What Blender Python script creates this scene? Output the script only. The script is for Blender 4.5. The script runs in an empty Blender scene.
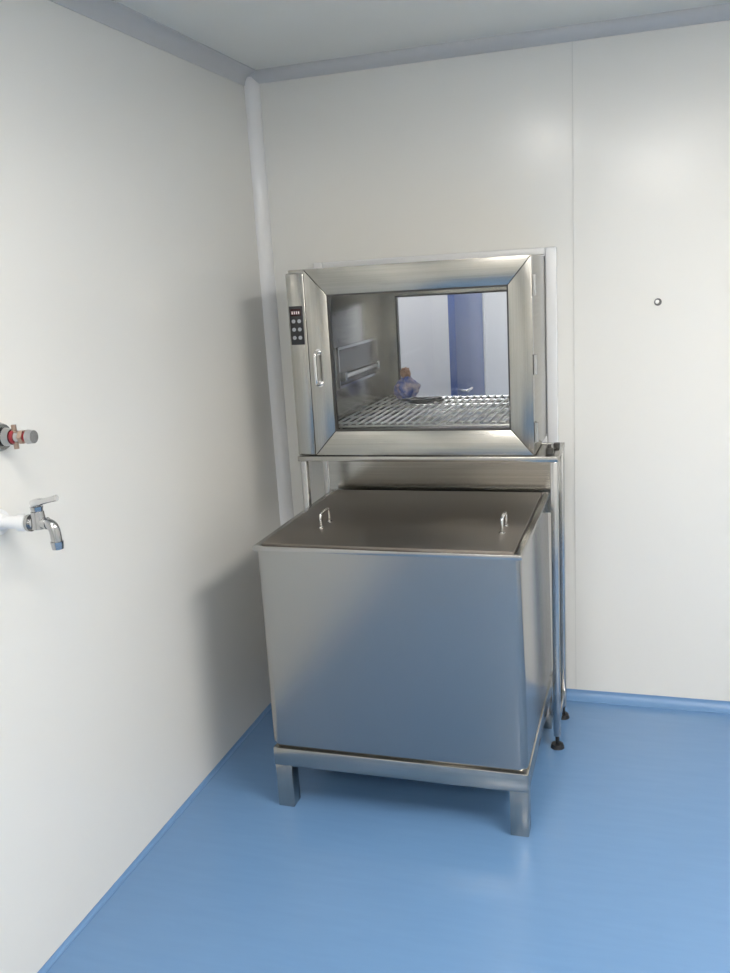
import bpy, bmesh, math, random
from mathutils import Vector, Matrix, noise
random.seed(4)
scene = bpy.context.scene
scene.view_settings.view_transform = 'Standard'
scene.view_settings.look = 'None'
H = 2.42

# ------------------------------------------------------------ materials
def mat(name, color, rough=0.5, metal=0.0, spec=0.5):
    m = bpy.data.materials.new(name); m.use_nodes = True
    b = m.node_tree.nodes['Principled BSDF']
    b.inputs['Base Color'].default_value = (*color, 1)
    b.inputs['Roughness'].default_value = rough
    b.inputs['Metallic'].default_value = metal
    b.inputs['Specular IOR Level'].default_value = spec
    return m

def add_noise(m, scale3, c1, c2, detail=4, bump=0.0, rr=None, lo=0.35, hi=0.65):
    nt = m.node_tree; b = nt.nodes['Principled BSDF']
    tc = nt.nodes.new('ShaderNodeTexCoord'); mp = nt.nodes.new('ShaderNodeMapping')
    mp.inputs['Scale'].default_value = scale3
    n = nt.nodes.new('ShaderNodeTexNoise'); n.inputs['Scale'].default_value = 1.0
    n.inputs['Detail'].default_value = detail
    nt.links.new(tc.outputs['Object'], mp.inputs['Vector'])
    nt.links.new(mp.outputs['Vector'], n.inputs['Vector'])
    r = nt.nodes.new('ShaderNodeValToRGB')
    r.color_ramp.elements[0].position = lo; r.color_ramp.elements[1].position = hi
    r.color_ramp.elements[0].color = (*c1, 1); r.color_ramp.elements[1].color = (*c2, 1)
    nt.links.new(n.outputs['Fac'], r.inputs['Fac'])
    nt.links.new(r.outputs['Color'], b.inputs['Base Color'])
    if bump:
        bp = nt.nodes.new('ShaderNodeBump'); bp.inputs['Strength'].default_value = bump
        bp.inputs['Distance'].default_value = 0.002
        nt.links.new(n.outputs['Fac'], bp.inputs['Height'])
        nt.links.new(bp.outputs['Normal'], b.inputs['Normal'])
    if rr:
        mr = nt.nodes.new('ShaderNodeMapRange')
        mr.inputs['To Min'].default_value = rr[0]; mr.inputs['To Max'].default_value = rr[1]
        nt.links.new(n.outputs['Fac'], mr.inputs['Value'])
        nt.links.new(mr.outputs['Result'], b.inputs['Roughness'])
    return m

M_wall = add_noise(mat('wall_panel_white', (.74,.735,.70), .20, 0, .6), (.8,.8,.8), (.738,.728,.692), (.743,.734,.698), 1)
M_ceil = mat('ceiling_panel', (.73,.73,.69), .3)
M_trim = mat('trim_pvc_white', (.75,.75,.75), .25)
M_ctrim = mat('trim_aluminium_grey', (.52,.525,.53), .3)
M_seam = mat('panel_seam', (.60,.595,.565), .5)
M_floor = add_noise(mat('vinyl_floor_blue', (.12,.3,.62), .22), (6,40,6), (.122,.238,.430), (.131,.252,.450), 2, 0.0, None, .2, .8)
M_cove = mat('vinyl_cove_blue', (.14,.27,.48), .3)
SC1, SC2 = (.37,.36,.335), (.42,.41,.38)
M_sx = add_noise(mat('steel_brushed_x', (.6,.59,.56), .22, 1), (2,2,200), SC1, SC2, 3, .02, (.18,.24))
M_sz = add_noise(mat('steel_brushed_z', (.6,.59,.56), .22, 1), (200,200,2), SC1, SC2, 3, .02, (.18,.24))
M_tank = add_noise(mat('steel_tank', (.5,.5,.5), .235, 1), (3,3,1.5), (.365,.357,.342), (.373,.365,.349), 1, 0)
_nt = M_tank.node_tree; _b = _nt.nodes['Principled BSDF']
_b.inputs['Anisotropic'].default_value = .6
_b.inputs['Anisotropic Rotation'].default_value = .25
_tg = _nt.nodes.new('ShaderNodeTangent'); _tg.direction_type = 'RADIAL'; _tg.axis = 'Z'
_nt.links.new(_tg.outputs['Tangent'], _b.inputs['Tangent'])
M_rim = mat('steel_rim', (.42,.41,.39), .25, 1)
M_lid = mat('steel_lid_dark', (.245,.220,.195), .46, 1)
M_chrome = mat('chrome', (.66,.66,.66), .14, 1)
M_rack = mat('rack_wire', (.50,.50,.49), .3, 1)
M_post = mat('steel_post', (.45,.45,.45), .18, 1)
M_black = mat('black_plastic', (.012,.012,.014), .35)
M_dark = mat('dark_gasket', (.05,.048,.045), .5)
M_red = mat('red_plastic', (.32,.02,.03), .4)
M_brass = mat('brass_worn', (.40,.30,.24), .3, 1)
M_pipe = mat('white_pipe', (.74,.75,.76), .35)
M_btn = mat('button_grey', (.35,.36,.38), .4)
M_bluedoor = mat('blue_door_paint', (.03,.085,.30), .4)
M_hallwall = mat('hall_wall', (.74,.74,.75), .4)
M_ventpanel = mat('vent_panel_dark', (.10,.095,.09), .2, 1)
M_glint = mat('panel_glint_white', (.75,.76,.8), .15)  # whitish colour standing in for bright reflections in the recess
M_glass = bpy.data.materials.new('window_glass'); M_glass.use_nodes = True
nt = M_glass.node_tree; nt.nodes.clear()
o = nt.nodes.new('ShaderNodeOutputMaterial'); mx = nt.nodes.new('ShaderNodeMixShader')
t = nt.nodes.new('ShaderNodeBsdfTransparent'); t.inputs[0].default_value = (.97,.975,.97,1)
g = nt.nodes.new('ShaderNodeBsdfGlossy'); g.inputs['Roughness'].default_value = .02
mx.inputs[0].default_value = .03
nt.links.new(t.outputs[0], mx.inputs[1]); nt.links.new(g.outputs[0], mx.inputs[2]); nt.links.new(mx.outputs[0], o.inputs[0])
def emis(name, col, s):
    m = bpy.data.materials.new(name); m.use_nodes = True
    b = m.node_tree.nodes['Principled BSDF']
    b.inputs['Base Color'].default_value = (.8,.8,.8,1)
    b.inputs['Emission Color'].default_value = (*col,1); b.inputs['Emission Strength'].default_value = s
    return m
M_led = emis('led_panel', (1,.95,.88), 31.0)
M_ledm = emis('led_panel_main', (1,.95,.88), 32.5)
M_led2 = emis('led_panel_next', (.99,.98,1), 17.5)
M_digit = emis('red_digits', (1,.05,.02), .15)

# ------------------------------------------------------------ helpers
def link(ob, parent=None):
    scene.collection.objects.link(ob)
    if parent: ob.parent = parent
    return ob
def group(name, loc=(0,0,0)):
    e = bpy.data.objects.new(name, None); e.empty_display_size = .1
    scene.collection.objects.link(e); return e
def finish(bm, name, material, parent, smooth=False):
    bmesh.ops.recalc_face_normals(bm, faces=bm.faces)
    me = bpy.data.meshes.new(name); bm.to_mesh(me); bm.free()
    mats = material if isinstance(material, (list,tuple)) else [material]
    for m in mats: me.materials.append(m)
    if smooth:
        for p in me.polygons: p.use_smooth = True
        try: me.set_sharp_from_angle(angle=math.radians(40))
        except Exception: pass
    return link(bpy.data.objects.new(name, me), parent)
def bm_box(bm, a, b, bevel=0, seg=2):
    a = Vector(a); b = Vector(b)
    r = bmesh.ops.create_cube(bm, size=1, matrix=Matrix.Translation((a+b)/2) @ Matrix.Diagonal((*(b-a),1)))
    if bevel:
        es = list({e for v in r['verts'] for e in v.link_edges})
        bmesh.ops.bevel(bm, geom=es, offset=bevel, segments=seg, profile=.5, affect='EDGES')
def box(name, a, b, m, parent=None, bevel=0, seg=2):
    bm = bmesh.new(); bm_box(bm, a, b, bevel, seg)
    return finish(bm, name, m, parent, bevel > 0)
def boxes(name, lst, m, parent=None, bevel=0):
    bm = bmesh.new()
    for a, b in lst: bm_box(bm, a, b, bevel)
    return finish(bm, name, m, parent, bevel > 0)
def bm_cyl(bm, p, q, r1, r2=None, seg=24):
    p = Vector(p); q = Vector(q); d = q-p
    r2 = r1 if r2 is None else r2
    rot = Vector((0,0,1)).rotation_difference(d).to_matrix().to_4x4()
    bmesh.ops.create_cone(bm, cap_ends=True, segments=seg, radius1=r1, radius2=r2, depth=d.length,
                          matrix=Matrix.Translation((p+q)/2) @ rot)
def cyls(name, lst, m, parent=None, seg=24):
    bm = bmesh.new()
    for c in lst: bm_cyl(bm, *c, seg=seg)
    return finish(bm, name, m, parent, True)
def tube(name, pts, r, m, parent=None, smooth=True, radii=None, cyclic=False):
    cu = bpy.data.curves.new(name, 'CURVE'); cu.dimensions = '3D'
    cu.bevel_depth = r; cu.bevel_resolution = 5; cu.use_fill_caps = True; cu.resolution_u = 8
    s = cu.splines.new('NURBS' if smooth else 'POLY'); s.points.add(len(pts)-1)
    for i, p in enumerate(pts):
        s.points[i].co = (*p, 1)
        if radii: s.points[i].radius = radii[i]
    if smooth: s.order_u = 3; s.use_endpoint_u = True
    s.use_cyclic_u = cyclic
    cu.materials.append(m)
    return link(bpy.data.objects.new(name, cu), parent)
def prism(name, poly, axis, a, b, m, parent=None, bevel=0):
    bm = bmesh.new()
    def P(u, v, w):
        return {'x': (w,u,v), 'y': (u,w,v), 'z': (u,v,w)}[axis]
    va = [bm.verts.new(P(u,v,a)) for u,v in poly]; vb = [bm.verts.new(P(u,v,b)) for u,v in poly]
    bm.faces.new(va); bm.faces.new(vb)
    n = len(poly)
    for i in range(n): bm.faces.new((va[i], va[(i+1)%n], vb[(i+1)%n], vb[i]))
    bmesh.ops.recalc_face_normals(bm, faces=bm.faces)
    if bevel: bmesh.ops.bevel(bm, geom=list(bm.edges), offset=bevel, segments=2, profile=.5, affect='EDGES')
    return finish(bm, name, m, parent, True)
def cove_poly(cu, cv, su, sv, r, n=10, lip=.004):
    pts = [(cu, cv), (cu+su*r, cv), (cu+su*r, cv+sv*lip)]
    for i in range(1, n):
        a = math.pi/2*i/n
        pts.append((cu+su*(r-(r-lip)*math.sin(a)), cv+sv*(r-(r-lip)*math.cos(a))))
    pts += [(cu+su*lip, cv+sv*r), (cu, cv+sv*r)]
    return pts
def round_poly(cu, cv, su, sv, r, n=12):
    # convex quarter-round moulding
    pts = [(cu, cv)]
    for i in range(n+1):
        a = math.pi/2*i/n
        pts.append((cu+su*r*math.cos(a), cv+sv*r*math.sin(a)))
    return pts

# ------------------------------------------------------------ room shell
X1, Y0 = 3.4, -5.0
HX0, HX1, HZ0, HZ1 = .243, 1.090, 1.043, 1.702
T = .06
boxes('wall_back', [((-.06,0,0),(HX0,T,H)), ((HX1,0,0),(X1,T,H)), ((HX0,0,0),(HX1,T,HZ0)), ((HX0,0,HZ1),(HX1,T,H))], M_wall)
box('wall_left', (-.06,Y0,0), (0,0,H), M_wall)
box('wall_right', (X1,Y0,0), (X1+.06,T,H), M_wall)
box('wall_front', (-.06,Y0-.06,0), (X1+.06,Y0,H), M_wall)
box('floor', (-.06,Y0-.06,-.05), (X1+.06,T,0), M_floor)
box('ceiling', (-.06,Y0-.06,H), (X1+.06,T,H+.05), M_ceil)
prism('trim_1', round_poly(0,0,1,-1,.044), 'z', 0.02, H-.02, M_trim)
prism('trim_2', round_poly(0,H,-1,-1,.040), 'x', .0, X1, M_ctrim)
prism('trim_3', cove_poly(0,H,1,-1,.05), 'y', Y0, 0, M_ctrim)
box('trim_4', (1.1795,-.0015,.03), (1.182,.001,H-.04), M_seam)
box('trim_5', (2.35,-.0015,.03), (2.353,.001,H-.04), M_seam)
prism('baseboard_back', cove_poly(0,0,-1,1,.035,lip=.002), 'x', 0, X1, M_cove)
prism('baseboard_left', cove_poly(0,0,1,1,.012,lip=.002), 'y', Y0, 0, M_cove)

def led(name, x0, y0, x1, y1, m, z=H):
    g = group(name)
    boxes('housing', [((x0,y0,z-.012),(x1,y0+.02,z)),((x0,y1-.02,z-.012),(x1,y1,z)),((x0,y0+.02,z-.012),(x0+.02,y1-.02,z)),((x1-.02,y0+.02,z-.012),(x1,y1-.02,z))], M_trim, g)
    box('diffuser', (x0+.02,y0+.02,z-.008), (x1-.02,y1-.02,z-.001), m, g)
led('ceiling_light', .70, -2.70, .98, -2.1, M_led)
led('ceiling_light', 2.1, -2.5, 2.7, -1.3, M_ledm)
led('ceiling_light', 1.2, -4.6, 1.8, -3.6, M_ledm)

# ------------------------------------------------------------ neighbouring room seen through the pass box
box('floor_hall', (-1.8,T,-.05), (3.4,4.3,0), M_floor)
box('ceiling_hall', (-1.8,T,H), (3.4,4.3,H+.05), M_ceil)
box('wall_hall_left', (-1.86,T,0), (-1.8,4.3,H), M_hallwall)
box('wall_hall_right', (3.4,T,0), (3.46,4.3,H), M_hallwall)
boxes('wall_hall_partition', [((-1.8,2.5,0),(.42,2.56,H)), ((1.32,2.5,0),(3.4,2.56,H)), ((.42,2.5,2.08),(1.32,2.56,H))], M_hallwall)
box('wall_hall_far', (-1.8,4.24,0), (3.4,4.3,H), M_hallwall)
d = group('door_1')
box('leaf', (.375,1.62,.01), (.415,2.49,2.06), M_bluedoor, d, .004)
cyls('lever', [((.415,1.70,1.00),(.455,1.70,1.00),.010),((.455,1.70,1.00),(.455,1.82,1.00),.009)], M_chrome, d)
box('kick_plate', (.415,1.64,.03), (.418,2.46,.25), M_sx, d)
led('ceiling_light', .1, .9, .7, 2.1, M_led2)
led('ceiling_light', .3, 3.0, 1.5, 3.6, M_led2)

# ------------------------------------------------------------ pass box
pb = group('pass_box')
PX0, PX1, PZ0, PZ1 = .25, 1.083, 1.052, 1.694
IX0, IX1, IZ0, IZ1 = .360, 1.050, 1.120, 1.64
FB, BK = -.372, .37
box('casing_left', (PX0,FB,PZ0), (IX0,BK,PZ1), M_sx, pb, .002)
box('casing_right', (IX1,FB,PZ0), (PX1,BK,PZ1), M_sx, pb, .002)
box('casing_bottom', (IX0,FB,PZ0), (IX1,BK,IZ0), M_sx, pb)
box('casing_top', (IX0,FB,IZ1), (IX1,BK,PZ1), M_sx, pb)
box('control_column', (PX0,-.40,PZ0), (.315,FB,PZ1-.012), M_sz, pb, .003)
DX0, DX1, DZ0, DZ1 = .318, 1.083, 1.053, 1.693
WX0, WX1, WZ0, WZ1 = .396, 1.008, 1.138, 1.605
y0, y1 = -.404, FB-.001
g_ = .0012
prism('door_rail_top', [(DX0+g_,DZ1),(DX1-g_,DZ1),(WX1-g_,WZ1),(WX0+g_,WZ1)], 'y', y0, y1, M_sx, pb, .0012)
prism('door_rail_bottom', [(DX0+g_,DZ0),(DX1-g_,DZ0),(WX1-g_,WZ0),(WX0+g_,WZ0)], 'y', y0, y1, M_sx, pb, .0012)
prism('door_stile_left', [(DX0,DZ0+g_),(WX0,WZ0+g_),(WX0,WZ1-g_),(DX0,DZ1-g_)], 'y', y0, y1, M_sz, pb, .0012)
prism('door_stile_right', [(DX1,DZ0+g_),(WX1,WZ0+g_),(WX1,WZ1-g_),(DX1,DZ1-g_)], 'y', y0, y1, M_sz, pb, .0012)
k = .005
boxes('door_gasket', [((WX0,-.400,WZ0),(WX1,-.38,WZ0+k)),((WX0,-.400,WZ1-k),(WX1,-.38,WZ1)),((WX0,-.400,WZ0+k),(WX0+k,-.38,WZ1-k)),((WX1-k,-.400,WZ0+k),(WX1,-.38,WZ1-k))], M_dark, pb)
box('door_glass', (WX0+k,-.392,WZ0+k), (WX1-k,-.388,WZ1-k), M_glass, pb)
boxes('rear_door_frame', [((PX0,BK,PZ0),(.42,BK+.03,PZ1)),((1.02,BK,PZ0),(PX1,BK+.03,PZ1)),((.42,BK,PZ0),(1.02,BK+.03,1.14)),((.42,BK,1.575),(1.02,BK+.03,PZ1))], M_sx, pb)
boxes('rear_door_gasket', [((.42,BK+.004,1.14),(.427,BK+.026,1.575)),((1.013,BK+.004,1.14),(1.02,BK+.026,1.575)),((.427,BK+.004,1.568),(1.013,BK+.026,1.575))], M_dark, pb)
box('rear_door_glass', (.427,BK+.012,1.14), (1.013,BK+.016,1.568), M_glass, pb)
tube('door_handle', [(.354,-.404,1.305),(.354,-.436,1.305),(.354,-.444,1.315),(.354,-.444,1.405),(.354,-.436,1.415),(.354,-.404,1.415)], .006, M_chrome, pb)
cyls('handle_roses', [((.354,-.404,1.305),(.354,-.407,1.305),.011),((.354,-.404,1.415),(.354,-.407,1.415),.011)], M_chrome, pb)
bmh = bmesh.new()
for z in (1.60, 1.35, 1.13):
    bm_cyl(bmh, (1.090,-.398,z-.032), (1.090,-.398,z+.032), .007)
    bm_box(bmh, (1.083,-.395,z-.028), (1.087,-.35,z+.028))
    for dz in (-.018, .018): bm_cyl(bmh, (1.087,-.368,z+dz), (1.089,-.368,z+dz), .004, seg=12)
finish(bmh, 'hinges', M_post, pb, True)
box('control_panel', (.256,-.4025,1.442), (.305,-.399,1.573), M_black, pb, .001)
box('control_display', (.262,-.4035,1.540), (.299,-.402,1.564), mat('display_dark', (.03,.010,.010), .2), pb)
boxes('display_digits', [((.266+i*.008,-.404,1.546),(.269+i*.008,-.4033,1.556)) for i in range(4)], M_digit, pb)
bmb = bmesh.new()
for c in range(2):
    for r in range(3):
        x = .270+c*.021; z = 1.522-r*.028
        bm_cyl(bmb, (x,-.402,z), (x,-.4045,z), .0065)
finish(bmb, 'control_buttons', M_btn, pb, True)
bmr = bmesh.new()
RZ = 1.152
for i in range(24):
    x = IX0+.012+i*(IX1-IX0-.024)/23
    bm_cyl(bmr, (x,FB+.02,RZ), (x,BK-.015,RZ), .0036, seg=8)
for y in (FB+.02, -.28, -.14, 0, .14, .26, BK-.015):
    bm_cyl(bmr, (IX0+.005,y,RZ-.006), (IX1-.005,y,RZ-.006), .0045, seg=8)
for x in (IX0+.03, IX1-.03):
    for y in (FB+.05, BK-.05):
        bm_cyl(bmr, (x,y,IZ0), (x,y,RZ), .005, seg=8)
finish(bmr, 'wire_rack', M_rack, pb, True)
boxes('recess_frame', [((IX0,-.24,1.265),(IX0+.008,.26,1.275)),((IX0,-.24,1.405),(IX0+.008,.26,1.415)),((IX0,-.24,1.275),(IX0+.008,-.23,1.405)),((IX0,.25,1.275),(IX0+.008,.26,1.405))], M_post, pb)
box('recess_panel', (IX0,-.23,1.275), (IX0+.002,.25,1.405), M_ventpanel, pb)
cyls('panel_glint', [((IX0+.011,-.19,1.305),(IX0+.011,.21,1.305),.008)], M_glint, pb)  # reflections on the flat dark panel, built as a pale tube
boxes('panel_glint_ends', [((IX0+.002,-.215,1.290),(IX0+.022,-.19,1.322)),((IX0+.002,.21,1.290),(IX0+.022,.235,1.322))], M_post, pb, .002)  # made-up end blocks holding the reflection tube
fx0, fx1, fz0, fz1 = .212, 1.124, 1.012, 1.722
bmf = bmesh.new()
for a, b in [((fx0,-.022,fz0),(PX0-.001,-.001,fz1)),((PX1+.001,-.022,fz0),(fx1,-.001,fz1)),((PX0-.001,-.022,PZ1+.002),(PX1+.001,-.001,fz1)),((PX0-.001,-.022,fz0),(PX1+.001,-.001,PZ0-.002))]:
    bm_box(bmf, a, b, .006, 3)
finish(bmf, 'wall_flange', M_trim, pb, True)

# things on the rack: knotted film bag with a tan top + black coil for an unidentified dark shape
bm = bmesh.new()
bmesh.ops.create_icosphere(bm, subdivisions=5, radius=1)
for v in bm.verts:
    p = v.co.copy(); a = math.atan2(p.y, p.x)
    n = noise.noise(p*2.1)*.28 + noise.noise(p*5.3)*.14 + abs(noise.noise(p*9))*.08
    s = 1+n
    taper = 1.0 if p.z < .1 else max(.30, 1-(p.z-.1)*.75)
    v.co = Vector((p.x*s*taper*.050, p.y*s*taper*.045, max(-.82,p.z*(1+.4*n))*.058))
M_bag = add_noise(mat('plastic_bag_film', (.4,.42,.6), .25), (22,22,30), (.12,.17,.50), (.58,.52,.62), 3, .3, lo=.38, hi=.60)
M_knot = mat('bag_tie_tan', (.40,.23,.14), .45)
bg = group('plastic_bag')
ob = finish(bm, 'bag_body', M_bag, bg, True); ob.location = (.484,.26,RZ+.0036+.0476)
bm = bmesh.new()
bmesh.ops.create_icosphere(bm, subdivisions=4, radius=1)
for v in bm.verts:
    p = v.co.copy(); s = 1+noise.noise(p*3)*.35
    v.co = Vector((p.x*s*.021, p.y*s*.018, p.z*s*.022))
ob = finish(bm, 'bag_knot', M_knot, bg, True); ob.location = (.481,.26,RZ+.112)
pts = []
for i in range(60):
    a = i*.42; r = .035+.012*math.sin(i*.7)
    pts.append((.575+1.9*r*math.cos(a), .16+r*math.sin(a), RZ+.009+.010*(i/60)+.002*math.sin(i)))
tube('dark_coil', pts, .0055, M_black)

# ------------------------------------------------------------ steel tank
tk = group('stainless_steel_tank')
TX0, TX1, TY0, TY1 = .304, 1.106, -.943, -.215
BX1 = 1.118
bm = bmesh.new()
r = bmesh.ops.create_cube(bm, size=1, matrix=Matrix.Translation(((TX0+TX1)/2,(TY0+TY1)/2,(.207+.872)/2)) @ Matrix.Diagonal((TX1-TX0,TY1-TY0,.872-.207,1)))
for v in bm.verts:
    if v.co.z < .5 and v.co.x > .7: v.co.x += .009
es = [e for e in bm.edges if not all(v.co.z > .8 for v in e.verts)]
bmesh.ops.bevel(bm, geom=es, offset=.026, segments=6, profile=.5, affect='EDGES')
finish(bm, 'tank_body', M_tank, tk, True)
e_ = .005; rz0, rz1 = .868, .882
bm = bmesh.new()
rw = .016
for a, b in [((TX0-e_,TY0-e_,rz0),(TX1+e_,TY0+.010,rz1)),((TX0-e_,TY1-rw,rz0),(TX1+e_,TY1+.002,rz1)),((TX0-e_,TY0+.010,rz0),(TX0+rw,TY1-rw,rz1)),((TX1-rw,TY0+.010,rz0),(TX1+e_,TY1-rw,rz1))]:
    bm_box(bm, a, b, .002)
finish(bm, 'tank_rim', M_rim, tk, True)
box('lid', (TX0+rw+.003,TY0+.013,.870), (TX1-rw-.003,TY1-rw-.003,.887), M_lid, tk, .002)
for n_, hx in (('lid_handle_1',.450),('lid_handle_2',1.026)):
    ya, yb, z0 = -.750, -.670, .886
    tube(n_, [(hx,ya,z0),(hx,ya,z0+.038),(hx,ya+.006,z0+.047),(hx,yb-.006,z0+.047),(hx,yb,z0+.038),(hx,yb,z0)], .0045, M_chrome, tk)
    cyls(n_+'_roses', [((hx,ya,z0),(hx,ya,z0+.003),.010),((hx,yb,z0),(hx,yb,z0+.003),.010)], M_chrome, tk)
L = .055
legs = [((x,y,0),(x+L,y+L,.150)) for x in (TX0+.004, BX1-.004-L) for y in (TY0+.003, TY1-L-.003)]
boxes('legs', legs, M_sz, tk, .003)
bx0, bx1, by0, by1 = TX0+.002, BX1-.002, TY0+.001, TY1-.001
boxes('base_frame', [((bx0,by0,.148),(bx1,by0+.05,.209)),((bx0,by1-.05,.148),(bx1,by1,.209)),((bx0,by0+.05,.148),(bx0+.05,by1-.05,.209)),((bx1-.05,by0+.05,.148),(bx1,by1-.05,.209))], M_sx, tk, .003)
box('base_pan', (bx0+.05,by0+.05,.19), (bx1-.05,by1-.05,.207), M_rim, tk)

# ------------------------------------------------------------ stand beneath the pass box
st = group('steel_stand')
pw = .012
posts = []; feet = []
SXL, SXR, SYF, SYR = .268, 1.146, -.395, -.17
for x in (SXL, SXR):
    for y in (SYF, SYR):
        posts.append(((x-pw,y-pw,.045),(x+pw,y+pw,1.032)))
        feet += [((x,y,0),(x,y,.014),.024,.020), ((x,y,.014),(x,y,.050),.007)]
boxes('posts', posts, M_post, st, .003)
cyls('levelling_feet', feet, M_black, st)
boxes('shelf_frame', [((SXL-.018,-.412,1.032),(SXR+.013,-.388,1.050)),((SXL-.018,-.175,1.032),(SXR+.013,-.152,1.050)),
    ((SXL-.018,-.388,1.032),(SXL+.008,-.175,1.050)),((SXR-.008,-.388,1.032),(SXR+.013,-.175,1.050))], M_sx, st, .002)
box('shelf_sheet', (SXL+.008,-.388,1.040), (SXR-.008,-.175,1.048), M_sx, st)
boxes('side_rails', [((x-.010,SYF+pw,z-.012),(x+.010,SYR-pw,z+.012)) for x in (SXL,SXR) for z in (.10,)], M_post, st, .002)
box('back_panel', (SXL+pw,-.182,.80), (SXR-pw,-.176,1.032), M_sx, st)
cyls('clamp_bolts', [((1.126,-.35,1.05),(1.126,-.35,1.068),.013,.012),((1.126,-.35,1.068),(1.126,-.35,1.08),.007),((1.140,-.25,1.05),(1.140,-.25,1.066),.011)], M_dark, st)

# ------------------------------------------------------------ taps on left wall
tp = group('water_tap')
ty, tz = -1.65, 1.147
cyls('wall_flange', [((0.0,ty,tz),(.006,ty,tz),.030,.028),((.006,ty,tz),(.014,ty,tz),.02,.016)], M_pipe, tp)
cyls('pipe', [((.012,ty,tz),(.080,ty,tz),.0155),((.055,ty,tz),(.078,ty,tz),.020)], M_pipe, tp)
cyls('tap_body', [((.078,ty,tz),(.132,ty,tz),.014),((.080,ty,tz),(.088,ty,tz),.020),((.108,ty,tz-.012),(.108,ty,tz+.028),.018,.015),((.108,ty,tz+.028),(.108,ty,tz+.040),.013,.015)], M_post, tp)
tube('spout', [(.120,ty,tz+.002),(.138,ty,tz),(.148,ty,tz-.012),(.150,ty,tz-.035),(.150,ty,tz-.045)], .0125, M_post, tp)
cyls('spout_nozzle', [((.150,ty,tz-.060),(.150,ty,tz-.042),.013,.015)], M_post, tp)
tube('lever', [(.102,ty,tz+.043),(.115,ty,tz+.050),(.138,ty-.004,tz+.054),(.170,ty-.006,tz+.062)], .0075, M_chrome, tp, radii=[1.7,1.3,.8,1.0])
vl = group('water_valve')
vy, vz = -1.606, 1.34
cyls('wall_flange', [((0,vy,vz),(.010,vy,vz),.034,.030),((.010,vy,vz),(.05,vy,vz),.012)], M_post, vl)
cyls('red_ring', [((.036,vy,vz),(.043,vy,vz),.016),((.070,vy,vz),(.078,vy,vz),.012)], M_red, vl)
cyls('valve_body', [((.018,vy,vz),(.034,vy,vz),.022,.018),((.043,vy,vz),(.062,vy,vz),.013),((.078,vy,vz),(.094,vy,vz),.017,.015)], M_post, vl)
cyls('hex_nut', [((.058,vy,vz),(.070,vy,vz),.017)], M_brass, vl, seg=6)
cyls('stem', [((.042,vy,vz-.028),(.042,vy,vz+.028),.006)], M_brass, vl)

sc = group('wall_screw')
cyls('washer', [((1.465,0,1.513),(1.465,-.003,1.513),.013,.012)], mat('washer_grey', (.12,.12,.12), .4), sc)
cyls('head', [((1.463,-.003,1.514),(1.463,-.008,1.514),.009,.006)], M_chrome, sc)

# ------------------------------------------------------------ camera
F = Vector((-.3015,.9255,-.2243)).normalized()
R = Vector((.9534,.3088,-.0617)); R = (R - F*R.dot(F)).normalized()
U = R.cross(F)
cam = bpy.data.cameras.new('camera'); co = bpy.data.objects.new('camera', cam)
scene.collection.objects.link(co)
m = Matrix((( R.x,U.x,-F.x,1.436),(R.y,U.y,-F.y,-3.3),(R.z,U.z,-F.z,1.643),(0,0,0,1)))
co.matrix_world = m
cam.sensor_fit = 'AUTO'; cam.sensor_width = 36; cam.lens = 890/973*36
cam.clip_start = .02
scene.camera = co
w = bpy.data.worlds.new('world'); scene.world = w; w.use_nodes = True
w.node_tree.nodes['Background'].inputs[0].default_value = (.5,.5,.5,1)
w.node_tree.nodes['Background'].inputs[1].default_value = .3
